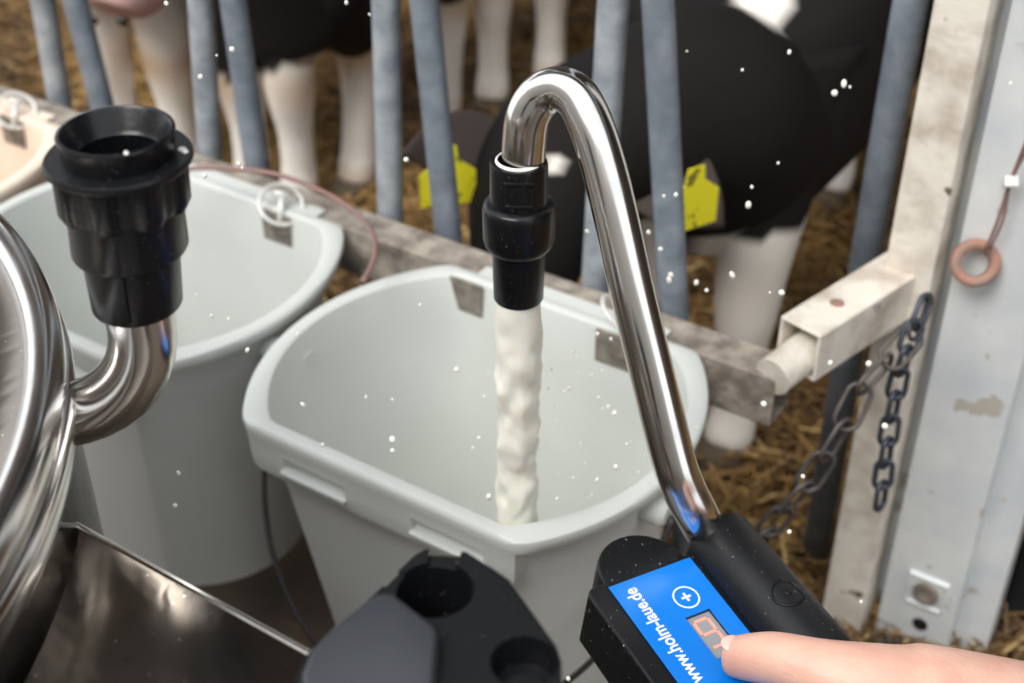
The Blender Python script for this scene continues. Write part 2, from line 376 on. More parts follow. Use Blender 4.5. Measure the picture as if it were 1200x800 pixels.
# ---------------------------------------------------------------- buckets
RIMZ = .455
BS, BNc = -.533, .7625
def outline(ins, n=144):
    """flat sides front/back, bulging ends; returns (s,n,frontmask)"""
    hd = .147-ins; hs = .192-ins; fl = .133-ins*1.25
    sag = hs-fl; Rr = (hd*hd+sag*sag)/(2*sag); cx = hs-Rr; al = math.asin(min(1, hd/Rr))
    pts = []
    q = n//4
    for i in range(q): t = i/q; pts.append((-fl+2*fl*t, -hd, 1))
    for i in range(q): a = -al+2*al*i/q; pts.append((cx+Rr*math.cos(a), Rr*math.sin(a), 0))
    for i in range(q): t = i/q; pts.append((fl-2*fl*t, hd, 2))
    for i in range(q): a = PI-al+2*al*i/q; pts.append((-cx+Rr*math.cos(a), Rr*math.sin(a), 0))
    # round the corners a little
    for _ in range(1):
        pts = [((pts[i-1][0]+2*pts[i][0]+pts[(i+1) % n][0])/4, (pts[i-1][1]+2*pts[i][1]+pts[(i+1) % n][1])/4, pts[i][2]) for i in range(n)]
    return pts
def make_bucket(label, main):
    c = D*BS+NN*BNc+ZZ*(RIMZ-.336)
    root = thing('feeding_bucket', label, 'bucket', c, 'feeding buckets hung on the rail')
    lay = [(-.28, .052, .052), (-.277, .048, .048), (-.20, .037, .037), (-.12, .026, .026), (-.056, .0165, .0165), (-.050, .0155, .0145), (-.049, .0155, .003), (-.045, .015, .002), (-.030, .013, .0012), (-.0145, .0105, .0008), (-.0135, .001, .0006), (-.006, -.001, 0), (-.002, -.0002, .0005), (0, .0022, .0025),
           (.0, .0115, .0115), (-.0015, .0138, .0138), (-.005, .0148, .0148), (-.05, .0195, .0195), (-.15, .031, .031), (-.255, .046, .046), (-.268, .052, .052), (-.27, .062, .062)]
    V = []; F = []; n = 144
    lay = [(z*1.2 if z < -.08 else z, ia, ib) for z, ia, ib in lay]
    for (z, ia, ib) in lay:
        A = outline(ia, n); B = outline(ib, n)
        for i in range(n):
            q = n//4
            if i < q:      # the front flat carries the deep band
                e = min(1, min(i, q-i)/2.0); 
            else: e = max(0, 1-min(abs(i-q), abs(n-i))/2.0) if (i <= q+2 or i >= n-2) else 0
            if i < q: e = 1
            a, b = A[i], B[i]; V.append(R(BS+a[0]*(1-e)+b[0]*e, BNc+a[1]*(1-e)+b[1]*e, RIMZ+z))
    m = len(lay)
    for k in range(m-1):
        for i in range(n): j = (i+1) % n; F.append((k*n+i, k*n+j, (k+1)*n+j, (k+1)*n+i))
    F.append(tuple(range(n))); F.append(tuple((m-1)*n+i for i in range(n)))
    body = mk('bucket_body', (V, F), M['bucket'], root, auto=50)
    ax = (D, NN, ZZ)
    # the boolean runs in the bucket's own place
    def slot(s0, s1, z): return box(R(BS+(s0+s1)/2, BNc-.147, RIMZ+z), (s1-s0)/2, .0075, .0065, ax)
    cut(body, [slot(-.096, -.030, -.030), slot(.036, .104, -.030)])
    sm(body.data, True); body.data.set_sharp_from_angle(angle=math.radians(40))
    for (s0, s1) in ((-.096, -.030), (.036, .104)):
        mk('slot_lip', box(R(BS+(s0+s1)/2, BNc-.1465, RIMZ-.0385), (s1-s0)/2+.001, .0022, .0018, ax), M['bucket'], root, bevel=.0008, smooth=False)
    # hooks over the rail
    for i, s in enumerate((-.102, .060)):
        b = BS+s
        pl = mk('hook_plate', box(R(b, BNc+.1293, RIMZ-.0185), .019, .0015, .0175, ax), M['plate'], root, smooth=False, bevel=.001, label='stained metal hanging plate')
    mk('hanging_lip', box(R(BS, BNc+.152, RIMZ-.0015), .10, .010, .0014, ax), M['bucket'], root, smooth=False, bevel=.001)
    # ring and toggle on the second hook
    b = BS+.062; rcn = R(b, BNc+.137, RIMZ+.006)
    rax = frame((.30, -.55, .75))
    mk('ring', lathe(rcn, [(.0225+.0022*math.cos(a), .0022*math.sin(a)) for a in [2*PI*k/8 for k in range(8)]], 36, rax, close=True), M['hook'], root, label='white wire ring')
    mk('toggle', join(tube([rcn-rax[1]*.018-rax[2]*.003, rcn+rax[1]*.010+rax[2]*.004], .0032, 12), tube([rcn+rax[1]*.010-rax[0]*.009+rax[2]*.004, rcn+rax[1]*.010+rax[0]*.009+rax[2]*.004], .0034, 12)), M['hook'], root, label='white T-shaped toggle')
    # handle ears at the bulging ends
    for sg in (-1, 1):
        mk('handle_ear', lathe(R(BS+sg*.172, BNc-.02, RIMZ-.036), [(.013, 0), (.013, .020), (.009, .024), (0, .024)], 20, frame(D*sg)), M['bucket'], root, auto=40)
    return root
b1 = make_bucket('off-white plastic feeding bucket in the centre catching the milk stream', True)
def copy_tree(o, parent=None):
    c = o.copy(); COL.objects.link(c)
    if parent: c.parent = parent
    for ch in list(o.children): copy_tree(ch, c)
    return c
b2 = copy_tree(b1); b2.location = b1.location - D*.40; b2['label'] = 'white feeding bucket directly behind the steel elbow pipe and black coupling'
b3 = copy_tree(b1); b3.location = b1.location - D*.805; b3['label'] = 'feeding bucket with warm light put into its colour, cut off by the left picture edge, white ring on top'
for ch in b3.children:
    if ch.name.startswith(('bucket_body', 'hanging_lip')): ch.material_slots[0].link = 'OBJECT'; ch.material_slots[0].material = M['bucketwarmlit']
for ch in b1.children:
    if ch.name.startswith('ring'):
        q0 = R(BS+.062, BNc+.137, RIMZ+.006)-ROOT[b1.name]; qm = Matrix.Translation(R(BS+.062, BNc+.137, RIMZ+.016)-ROOT[b1.name]) @ Matrix.Rotation(math.radians(-42), 4, D) @ Matrix.Translation(-q0)
        ch.data = ch.data.copy(); ch.data.transform(qm)
for ch in list(b1.children):
    if ch.name.startswith('toggle'): bpy.data.objects.remove(ch)
for b in (b2, b3): ROOT[b.name] = b.location.copy()
# bails
def bail(root, off, pts, mt, label):
    mk('handle', tube(spline(pts, 8), .0026, 10), mt, root, label=label)
hp = []
for k in range(0, 19):
    ph = PI*k/18; s = -math.cos(ph)*.200; dr = math.sin(ph)**.85*.225
    hp.append(R(BS+s, BNc-.02-dr*.62, RIMZ-.036-dr*.90))
bail(b1, 0, hp, M['wire'], 'dark wire handle hanging down the front')
bail(b2, 0, [W(118, 300, 1.30), W(124, 262, 1.34), W(150, 225, 1.37), W(185, 204, 1.385), W(230, 197, 1.385), W(280, 198, 1.385), W(330, 206, 1.37), W(385, 228, 1.345), W(420, 252, 1.31), W(438, 278, 1.275), W(438, 305, 1.25), W(425, 330, 1.23)], M['rustwire'], 'rust-brown wire handle leaning back over the rail')
bail(b3, 0, [p - D*.805 + (ZZ*0) for p in hp], M['wire'], 'dark wire handle')

# milk pool and stream
SX, SY = .0045, .79
pool = outline(.051, 144)
mk('milk_pool', prism([R(BS+a*.985, BNc+b*.985, .1345) for a, b, _ in pool], (0, 0, .012)), M['milk'], label='cream milk lying in the bottom of the centre bucket', cat='milk', smooth=False)
V = []; F = []; nr = 150; na = 40
ztop, zbot = .652, .147
for k in range(nr):
    f = k/(nr-1); z = ztop+(zbot-ztop)*f
    for i in range(na):
        a = 2*PI*i/na; r = .0160-.0012*f+.006*max(0, f-.78)/.22
        amp = min(1, f*5)
        q = Vector((math.cos(a)*1.3, math.sin(a)*1.3, z*42))
        r += amp*(.0042*noise.noise(q)+.0017*noise.noise(q*2.3+Vector((5, 1, 2)))+.0003*noise.noise(q*5))
        ox = amp*.0022*noise.noise(Vector((3, 1, z*40)))+.0015*f; oy = amp*.0022*noise.noise(Vector((7, 4, z*36)))
        V.append(Vector((SX+ox+r*math.cos(a)-.003*f, SY+oy+r*math.sin(a), z)))
for k in range(nr-1):
    for i in range(na): j = (i+1) % na; F.append((k*na+i, k*na+j, (k+1)*na+j, (k+1)*na+i))
F.append(tuple(range(na))); F.append(tuple((nr-1)*na+i for i in range(na)))
mk('milk_stream', (V, F), M['milk'], label='thick cream stream of milk falling from the black nozzle into the bucket', cat='milk')

# ---------------------------------------------------------------- dispensing arm (pipe + nozzle + handle unit)
# handle-unit axes
A_ = (RT*.62-UP*.78-FWD*.85).normalized(); B_ = (RT*.966+UP*.26+FWD*.466); B_ = (B_-A_*B_.dot(A_)).normalized(); N__ = B_.cross(A_)
if N__.dot(FWD) > 0: N__ = -N__
O_ = W(713, 688, .86)
def U(a, b, n): return O_+A_*a+B_*b+N__*n
def surf(px, py, n=0):
    p = onplane(px, py, O_+N__*n, N__); q = p-O_; return q.dot(A_), q.dot(B_)
dis = thing('milk_dispenser', 'chrome gooseneck milk pipe with black nozzle and black handle unit bearing a blue label', 'dispenser', U(.06, .05, -.045))
GA = U(-.011, .0855, .0)
pp = [(613, 215, .895), (613.5, 190, .885), (614.5, 165, .875), (619, 135, .866), (634, 112, .860), (656, 104.5, .853), (677, 116, .846), (693, 148, .842), (709, 200, .842), (725, 267, .844), (743, 350, .848), (766, 445, .856), (788, 534, .868), (801, 571, .876), (815, 599, .884)]
path = [W(*p) for p in pp]+[GA+A_*.0, GA+A_*.03]
mk('pipe', tube(spline(path, 8), .0142, 32), M['steel'], dis)
# nozzle
nz0 = Vector((SX, SY, 0))
zb = .634
sh = Vector((.0, 0, 0))
mk('nozzle_tube', lathe(nz0, [(.0165, zb), (.0172, zb+.001), (.0185, zb+.055), (.0150, zb+.055), (.0150, zb+.01), (.0158, zb)], 48, close=True), M['black'], dis, auto=40)
mk('nozzle_collar', lathe(nz0, [(.0160, zb+.040), (.0205, zb+.041), (.0228, zb+.044), (.0240, zb+.048), (.0242, zb+.070), (.0235, zb+.0735), (.0225, zb+.0745), (.0205, zb+.076), (.016, zb+.076)], 48, close=True), M['black'], dis, auto=40)
cap = mk('nozzle_cap', lathe(nz0, [(.0155, zb+.070), (.0192, zb+.070), (.0190, zb+.103), (.0182, zb+.1055), (.0148, zb+.1055), (.0146, zb+.095)], 48, close=True), M['black'], dis, auto=40)
wv = frame(Vector((0, -1, 0)), RT)
for dx, dz, hx, hz in ((0, .098, .0088, .0011), (0, .0815, .0088, .0011), (-.0080, .0898, .0011, .0085), (.0080, .0898, .0011, .0085)):
    mk('window_edge', box(nz0+Vector((dx, -.0183+abs(dx)*.18, zb+dz)), hx, .0012, hz), M['blacksoft'], dis, smooth=False, bevel=.0004)
mk('milk_residue', lathe(nz0, [(.0141, zb+.1055), (.0158, zb+.1052), (.0155, zb+.1060), (.0142, zb+.1072)], 32, close=True), M['drop'], dis, label='white milk residue ring')
# housing
hsg = []
def hp2(a, b): hsg.append((a, b))
for a, b in ((.19, -.0145), (.000, -.0145), (-.0045, -.0115), (-.0060, -.004)): hp2(a, b)
for k in range(0, 15):
    an = PI*k/14; hp2(-.004-.0305*math.sin(an), .0300-.0305*math.cos(an))
for a, b in ((-.004, .070), (.19, .070)): hp2(a, b)
body = mk('housing', prism([U(a, b, -.001) for a, b in hsg], -N__*.046), M['blackhousing'], dis, smooth=True, bevel=.004, seg=3, auto=30)
GC = U(-.011, .0900, -.004); GR = .0246
mk('grip', lathe(GC, [(.0125, .001), (GR-.004, .0), (GR-.0012, .0015), (GR, .005), (GR+.0003, .05), (GR+.0006, .10), (GR+.0006, .20), (.018, .205)], 56, frame(A_, B_), close=None), M['blacksoft'], dis, auto=50)
# embossed badge on the grip
ga, gb = surf(905, 700, .022)
def gripn(b): return math.sqrt(max(0, (GR+.0003)**2-(b-.0900)**2))-.004
bc = .0900-.001; bn = gripn(bc)
mk('badge_ring', join(tube([U(ga+.0098*math.cos(t), bc+.0098*math.sin(t), gripn(bc+.0098*math.sin(t))+.0002) for t in [2*PI*k/32 for k in range(32)]], .0009, 6, closed=True),
   lathe(U(ga, bc, bn-.0015), [(.0022, 0), (.0022, .0022), (.0012, .0026), (0, .0020)], 16, frame(N__, A_))), M['blackhousing'], dis)
def text(name, s, size, pos, xd, yd, nd, mt, parent, off=.0, ext=.0, shear=0, wrap=None, wx=1.0):
    cu = bpy.data.curves.new(name, 'FONT'); cu.body = s; cu.size = size; cu.offset = off; cu.extrude = ext; cu.align_x = 'CENTER'; cu.align_y = 'CENTER'; cu.shear = shear
    o = bpy.data.objects.new(name, cu); COL.objects.link(o); bpy.context.view_layer.update()
    m = bpy.data.meshes.new_from_object(o.evaluated_get(bpy.context.evaluated_depsgraph_get()))
    bpy.data.objects.remove(o); b = origin(parent); 
    for v in m.vertices:
        c = v.co.copy(); P = pos+xd*c.x*wx+yd*c.y+nd*c.z
        if wrap: P = wrap(P)
        v.co = P-b
    m.materials.clear(); m.materials.append(mt); o = bpy.data.objects.new(name, m); COL.objects.link(o); o.parent = parent; return o
def wrapg(P):
    q = P-O_; return U(q.dot(A_), q.dot(B_), gripn(q.dot(B_))+.0003)
text('raised_lettering', 'Holm & Laue', .0085, U(ga+.004, bc+.0135, 0), -A_, -B_, N__, M['emboss'], dis, off=.0001, wrap=wrapg)
# blue label
lab = mk('blue_label', prism([U(a, b, -.0008) for a, b in ((0, 0), (.17, 0), (.17, .0625), (0, .0625))], N__*.0012), M['blue'], dis, smooth=False, bevel=.0003)
NT = .0006
# display cut as a recessed window
d0 = surf(803, 724); d1 = surf(835, 716.5); d2 = surf(860, 752)
da, db = d0; dw = .0185; dl = .034
cut(lab, [box(U(da+dl/2, db+dw/2, 0), dl/2, dw/2, .01, (A_, B_, N__))])
cut(body, [box(U(da+dl/2, db+dw/2, -.001), dl/2, dw/2, .0025, (A_, B_, N__))])
mk('display', box(U(da+dl/2, db+dw/2, -.003), dl/2, dw/2, .0006, (A_, B_, N__)), M['lcd'], dis, smooth=False)
seg = []
sw, sl_ = .0105, .0105; ca_, cb_ = da+.0040, db+.0040
th_ = .00085; zt = -.0022
def sg(a, b, ha, hb): return box(U(a, b, zt), ha, hb, .0002, (A_, B_, N__))
for (a, b, ha, hb) in ((ca_, cb_+sw/2, th_, sw/2-.0009), (ca_+sl_, cb_+sw/2, th_, sw/2-.0009), (ca_+2*sl_, cb_+sw/2, th_, sw/2-.0009),
                       (ca_+sl_/2, cb_, sl_/2-.0009, th_), (ca_+sl_/2, cb_+sw, sl_/2-.0009, th_), (ca_+sl_*1.5, cb_+sw, sl_/2-.0009, th_)):
    mk('digit_segment', sg(a, b, ha, hb), M['led'], dis, smooth=False)
# plus button
pa, pb = surf(804, 700)
RR = .0088
mk('plus_sign', join(lathe(U(pa, pb, NT-.0004), [(RR, 0), (RR, .0003), (RR-.0011, .0003), (RR-.0011, 0)], 48, frame(N__, A_), close=True),
   box(U(pa, pb, NT), .0034, .0008, .0002, (A_, B_, N__)), box(U(pa, pb, NT), .0008, .0034, .0002, (A_, B_, N__))), M['white'], dis, smooth=False)
ta, tb = surf(744, 692); te = surf(803, 786)
txt = text('web_lettering', 'www.holm-laue.de', .0128, U((ta+te[0])/2+.004, (tb+te[1])/2, NT), -A_, -B_, N__, M['white'], dis, off=.00030, wx=.80); print('TXT', ta, tb, te, [v.co.length for v in txt.data.vertices][:1], txt.dimensions)

# ---------------------------------------------------------------- milk tank trolley (tank, deck, elbow, coupling)
TZ = .75; DZ = .68
pa3, pb3, pc3 = (onz(0, 245, TZ), onz(75, 410, TZ), onz(0, 655, TZ))
def circ(a, b, c):
    ax, ay, bx, by, cx, cy = a.x, a.y, b.x, b.y, c.x, c.y
    d = 2*(ax*(by-cy)+bx*(cy-ay)+cx*(ay-by))
    ux = ((ax*ax+ay*ay)*(by-cy)+(bx*bx+by*by)*(cy-ay)+(cx*cx+cy*cy)*(ay-by))/d
    uy = ((ax*ax+ay*ay)*(cx-bx)+(bx*bx+by*by)*(ax-cx)+(cx*cx+cy*cy)*(bx-ax))/d
    return Vector((ux, uy, 0)), math.hypot(ax-ux, ay-uy)
TC, TR = circ(pa3, pb3, pc3)
print('TANK', TC, TR)
tank = thing('milk_tank', 'round stainless steel milk tank with rolled rim and lid, cut off by the left edge', 'tank', Vector((TC.x, TC.y, .2)))
rr = .0105
prof = [(TR-.0035, .25), (TR-.0035, TZ-.045), (TR-.001, TZ-.040), (TR+.000, TZ-.034), (TR-.002, TZ-.028), (TR-.003, TZ-.022)]
mk('tank_wall', lathe(TC, prof, 160, close=None), M['tanksteel'], tank)
mk('lower_bead', lathe(TC, [(TR-.004+.0062*math.cos(t), TZ-.0225+.0062*math.sin(t)) for t in [2*PI*k/14 for k in range(14)]], 160, close=True), M['steel'], tank)
mk('rolled_rim', lathe(TC, [(TR-rr+rr*math.cos(t), TZ-rr*.6+rr*math.sin(t)) for t in [2*PI*k/18 for k in range(18)]], 160, close=True), M['steel'], tank)
mk('lid', lathe(TC, [(TR-.020, TZ-.008), (TR-.034, TZ-.014), (TR-.06, TZ-.016), (TR*.5, TZ+.002), (0, TZ+.010)], 160, close=None), M['deck'], tank, label='flat shiny lid speckled with milk')
e1, e2 = onz(82, 613, DZ), onz(357, 765, DZ); ed = (e2-e1).normalized(); en = Vector((-ed.y, ed.x, 0))
if en.y > 0: en = -en
trol = thing('trolley_body', 'swirl-polished steel deck of the milk trolley, straight folded edge, specks of milk', 'trolley', e1+ed*.1+Vector((0, 0, -.45)))
p0 = e1-ed*.20; p1 = e2+ed*.14
mk('deck_plate', prism([p0, p1, p1+en*.34, p0+en*.34], (0, 0, -.003)), M['deck'], trol, smooth=False)
mk('folded_edge', join(box((e1+p1)/2+Vector((0, 0, -.012))-en*.001, (p1-e1).length/2, .0012, .012, (ed, en, ZZ)), tube([e1-en*.001, p1-en*.001], .0015, 8)), M['steel'], trol, smooth=False)
mk('cabinet', prism([p0+en*.02+ZZ*-.005, p1+en*.02+ZZ*-.005, p1+en*.33+ZZ*-.005, p0+en*.33+ZZ*-.005], (0, 0, -.43)), M['tanksteel'], trol, smooth=False)

tcut = lambda: lathe(TC, [(TR-.002, .2), (TR-.002, .72)], 120)
for ch in trol.children:
    if ch.name.startswith(('deck_plate', 'cabinet')): cut(ch, [tcut()]); sm(ch.data, False)

# elbow + coupling
CX, CY = W(165, 372, .672).x, .5565
cz0 = .783
elb = thing('elbow_pipe', 'thick curved steel elbow pipe coming out of the tank side and turning upwards', 'pipe', Vector((CX-.04, CY, .70)))
er = .058
c1 = Vector((CX-er, CY, 0)); zc = .713
pts = [Vector((CX-er-.05, CY-.004, zc)), Vector((CX-er-.02, CY-.002, zc))]
for k in range(0, 11):
    a = PI/2*k/10; pts.append(Vector((CX-er+er*math.sin(a), CY, zc+er-er*math.cos(a))))
pts += [Vector((CX, CY, zc+er+.02)), Vector((CX, CY, zc+er+.035))]
mk('bent_tube', tube(pts, .0168, 40), M['steel'], elb)
cp = thing('pipe_coupling', 'large open black plastic coupling with wide flange standing on the elbow pipe', 'coupling', Vector((CX, CY, cz0)))
C0 = Vector((CX, CY, cz0))
CAX = (Vector((1, 0, 0)), Vector((0, 1, 0)), Vector((.055, 0, 1.11)))
mk('lower_sleeve', lathe(C0, [(.0160, 0), (.0212, 0), (.0218, .001), (.0232, .032), (.017, .032)], 64, CAX, close=True), M['black'], cp, auto=40)
mk('body_sleeve', lathe(C0, [(.0225, .0285), (.0268, .0285), (.0274, .0297), (.0262, .070), (.02, .070), (.02, .0285)], 64, CAX, close=True), M['black'], cp, auto=40)
mk('seam_rib', tube([C0+Vector((.0020, -.0220, .004)), C0+Vector((.0030, -.0236, .032)), C0+Vector((.0030, -.0272, .034)), C0+Vector((.0040, -.0262, .062))], .0007, 8), M['black'], cp)
def lobe(a, k): return 1+.045*math.cos(8*a+.5)
nut = lathe(C0, [(.024, .0490), (.0278, .0490), (.0298, .053), (.0300, .0705), (.02, .0705)], 128, CAX, lob=lambda a, k: 1+(.05*math.tanh(3*math.cos(8*a+.8)) if k in (1, 2, 3) else 0), close=True)
mk('lobed_nut', nut, M['black'], cp, auto=35)
mk('flange', lathe(C0, [(.0240, .0695), (.0328, .0695), (.0335, .0705), (.0335, .0722), (.0328, .0732), (.0240, .0732)], 80, CAX, close=True), M['blacksoft'], cp, auto=40)
mk('collar', lathe(C0, [(.0205, .0725), (.0252, .0725), (.0262, .0820), (.0266, .0832), (.0262, .0840), (.0248, .0843), (.0238, .0835), (.0205, .0750), (.0188, .0735), (.0185, .0500), (.0165, .0495), (.0165, .0450), (.0205, .0400)], 80, CAX, close=True), M['black'], cp, auto=40)
mk('bore', lathe(C0, [(.0195, .041), (.0, .041)], 40, CAX, close=None), M['hole'], cp)
for x, y, z, r_ in ((.0150, -.0232, .0936, .0012), (.0320, .0045, .0813, .0022), (.0340, .002, .0813, .0016)):
    mk('milk_fleck', lathe(C0+Vector((x, y, z)), [(r_, -.0004), (r_*.8, .0006), (0, .001)], 10, close=None), M['drop'], cp, label='white fleck of milk')

# ---------------------------------------------------------------- black holder block
HZ = .738
hd_ = thing('pipe_holder', 'black moulded plastic holder block with a round open socket, standing on the trolley', 'holder', onz(510, 760, HZ)-ZZ*.06)
ol = [(338, 840), (348, 790), (358, 768), (378, 750), (440, 694), (486, 650), (498, 643), (546, 646), (585, 671), (597, 680), (620, 712), (652, 757), (658, 775), (660, 860), (640, 940), (360, 940)]
hb = mk('holder_block', prism([onz(x, y, HZ) for x, y in ol], (0, 0, -.060)), M['blacksoft'], hd_, smooth=True, bevel=0)
hc = onz(510, 690, HZ); hr = (onz(556, 690, HZ)-onz(464, 690, HZ)).length/2
rc2 = onz(615, 775, HZ)
cuts = [lathe(hc-ZZ*.05, [(hr, 0), (hr, .07)], 48)]
n1 = onz(519, 655, HZ); n2_ = onz(463, 679, HZ)
def notch(p, w1, dep):
    d = (p-hc); d.z = 0; d.normalize(); t = Vector((-d.y, d.x, 0)); c = hc+d*hr
    q = [c-d*.006-t*w1*.8, c-d*.006+t*w1*.8, c+d*.030+t*w1*1.5, c+d*.030-t*w1*1.5]
    return prism([x-ZZ*dep for x in q], (0, 0, .03))
cuts += [notch(n1, .0068, .0034), notch(n2_, .0050, .0022)]
cuts += [lathe(rc2-ZZ*.016, [(.0130, 0), (.0142, .03)], 40)]
cut(hb, cuts)
sm(hb.data, True); hb.data.set_sharp_from_angle(angle=math.radians(30))
md = hb.modifiers.new('b', 'BEVEL'); md.width = .0016; md.segments = 3; md.limit_method = 'ANGLE'; md.angle_limit = math.radians(40); md.harden_normals = False
mk('recess_step', lathe(rc2-ZZ*.0162+Vector((.0, -.009, 0)), [(.0105, 0), (.0110, .007), (.0095, .0085), (0, .0085)], 36), M['blacksoft'], hd_, auto=40)
lf = [(362, 775), (395, 745), (442, 714), (462, 713), (514, 748), (519, 760), (512, 850), (480, 930), (350, 930), (350, 800)]
cen = Vector((0, 0, 0))
bot = [onz(x, y, HZ-.0005) for x, y in lf]; cen = sum(bot, Vector())/len(bot)
top = [cen+(p-cen)*.92+ZZ*(.0065+.16*max(-.03, (p.y-cen.y))) for p in bot]
nL = len(bot)
mk('raised_pad', (bot+top, [tuple(range(nL)), tuple(range(nL, 2*nL))]+[(i, (i+1) % nL, nL+(i+1) % nL, nL+i) for i in range(nL)]), M['pad'], hd_, bevel=.003, seg=4, auto=30)

# ---------------------------------------------------------------- droplets
drops = [(460, 515, 5.5, .93), (460, 528, 3.6, .93), (989, 98, 4.2, 1.0), (978, 109, 4.2, 1.0), (996, 102, 2, 1.0), (877, 240, 4.4, .98), (881, 219, 2.6, .98), (858, 322, 4, 1.0), (916, 343, 4, .98), (902, 343, 1.6, .98), (828, 340, 3, 1.0), (816, 331, 3.2, 1.0),
  (1018, 426, 3.8, 1.0), (973, 425, 3, 1.0), (895, 473, 4, .98), (1037, 499, 4.2, 1.0), (941, 558, 2.6, .95), (925, 623, 3, .9), (688, 271, 3.6, .95), (476, 187, 3.4, .98), (272, 58, 3.6, .95), (235, 90, 3.4, .95), (195, 4, 3, .95), (254, 65, 1.6, .95), (406, 3, 3, .98), (433, 17, 1.8, .98),
  (240, 206, 3, .9), (280, 192, 3.4, .92), (284, 197, 2.2, .92), (209, 554, 2.8, .95), (205, 592, 3, .95), (290, 410, 3, .95), (349, 391, 2.2, .95), (355, 474, 3.2, .95), (378, 521, 3, .9), (535, 433, 3.8, 1.0), (573, 582, 4.2, .95), (492, 357, 1.8, 1), (429, 465, 2, 1), (460, 468, 2, 1), (757, 296, 2.6, 1), (760, 272, 3.6, 1),
  (774, 292, 3.4, 1.0), (786, 322, 4, 1.0), (784, 328, 4.2, 1.0), (792, 228, 3.4, 1), (778, 230, 2.4, 1), (870, 82, 2, .98), (925, 61, 2.6, .98), (912, 191, 1.8, 1.0), (1184, 98, 2, 1), (805, 60, 1.2, 1), (700, 391, 3, 1.0), (716, 397, 2.4, 1), (672, 412, 2.2, 1.0), (720, 484, 3.2, 1.02), (713, 476, 2.4, 1.02), (667, 455, 2.2, 1), (653, 584, 2.4, .98), (722, 547, 3.2, .98),
  (700, 562, 2.6, .98), (672, 560, 2, .98), (735, 520, 2, 1), (561, 513, 2.4, 1), (554, 525, 2, 1), (567, 465, 1.8, 1), (248, 370, 2.4, 1), (268, 374, 2.4, 1), (230, 345, 1.8, 1), (666, 795, 3.4, .85), (1009, 705, 2.4, .95), (693, 655, 0.01, .9)]
drops = [d for d in drops if d[2] > .5]
rng = random.Random(4)
for _ in range(26):
    drops.append((rng.uniform(640, 770), rng.uniform(400, 590), rng.uniform(.8, 1.8), rng.uniform(.98, 1.05)))
dm = None
for i, (x, y, r, t) in enumerate(drops):
    p = W(x, y, t)
    if dm is None:
        o = mk('milk_droplet', lathe(Vector((0, 0, -1)), [(0, 0)]+[(math.sin(PI*k/8), 1-math.cos(PI*k/8)) for k in range(1, 8)]+[(0, 2)], 12, close=None), M['drop'], base=(0, 0, 0)); dm = o.data
        md_ = o
    else: o = bpy.data.objects.new('milk_droplet', dm); COL.objects.link(o)
    q = r*t/FPX*.92; o.location = p; o.scale = (q*rng.uniform(.8, 1.05), q, q*rng.uniform(.9, 1.35))
    o.rotation_euler = (rng.uniform(-.4, .4), rng.uniform(-.5, .5), 0)
    big_ = 'larger' if r >= 3.5 else 'small' if r >= 2.2 else 'tiny'
    where = ('in front of the pale-legged calves at the upper left' if y < 110 and x < 450 else 'near the left bucket and black coupling' if x < 300 else
      'in front of the black calf at the upper right' if x > 790 and y < 260 else 'before the straw beside the square arm and chains' if x > 790 else
      'over the left half of the centre bucket' if x < 575 and y > 260 else 'beside the bars left of the nozzle' if x < 575 else
      'between the gooseneck pipe and the yellow-tagged calf' if y < 345 else 'over the right half of the centre bucket, by the stream')
    o['label'] = big_+' white milk droplet '+where; o['category'] = 'droplet'; o['group'] = 'milk droplets in the air'

# ---------------------------------------------------------------- organic surfaces by skin modifier
def skin(joints, edges, root=0, sub=2):
    """joints: list of (Vector, r or (rx, ry)); returns evaluated (verts, faces)"""
    m = bpy.data.meshes.new('sk'); m.from_pydata([j[0] for j in joints], edges, []); o = bpy.data.objects.new('sk', m); COL.objects.link(o)
    md = o.modifiers.new('k', 'SKIN'); md.use_smooth_shade = True
    sv = m.skin_vertices[0].data
    for i, j in enumerate(joints):
        r = j[1]; sv[i].radius = r if isinstance(r, tuple) else (r, r); sv[i].use_root = (i == root)
    s = o.modifiers.new('s', 'SUBSURF'); s.levels = sub; s.render_levels = sub
    bpy.context.view_layer.update()
    e = bpy.data.meshes.new_from_object(o.evaluated_get(bpy.context.evaluated_depsgraph_get()))
    vf = ([v.co.copy() for v in e.vertices], [tuple(p.vertices) for p in e.polygons])
    bpy.data.objects.remove(o); return vf

def ellip(c, ax, rx, ry, rz, n=16, m=10, warp=None):
    V = []; F = []
    c = Vector(c)
    for k in range(m+1):
        ph = PI*k/m
        for i in range(n):
            a = 2*PI*i/n; V.append(c+ax[0]*rx*math.sin(ph)*math.cos(a)+ax[1]*ry*math.sin(ph)*math.sin(a)+ax[2]*rz*math.cos(ph))
    for k in range(m):
        for i in range(n): j = (i+1) % n; F.append((k*n+i, k*n+j, (k+1)*n+j, (k+1)*n+i))
    return V, F
def ear(p, d, facing, L, mt, parent):
    """leaf shaped cupped ear from p along d"""
    x, y, z = frame(d, facing)      # x = facing normal, z along
    V = []; F = []; n = 10; m = 8
    for k in range(m+1):
        t = k/m; wd = L*.36*math.sin(PI*min(1, .12+t*.88))**.8*(1-.15*t)
        for i in range(n):
            a = 2*PI*i/n; u = math.cos(a); v = math.sin(a)
            V.append(p+z*L*t+y*wd*u+x*(L*.07*v-.10*L*(1-u*u)*math.sin(PI*t)))
    for k in range(m):
        for i in range(n): j = (i+1) % n; F.append((k*n+i, k*n+j, (k+1)*n+j, (k+1)*n+i))
    F.append(tuple(range(n))); F.append(tuple(m*n+i for i in range(n)))
    return mk('ear', (V, F), mt, parent, sub=1)
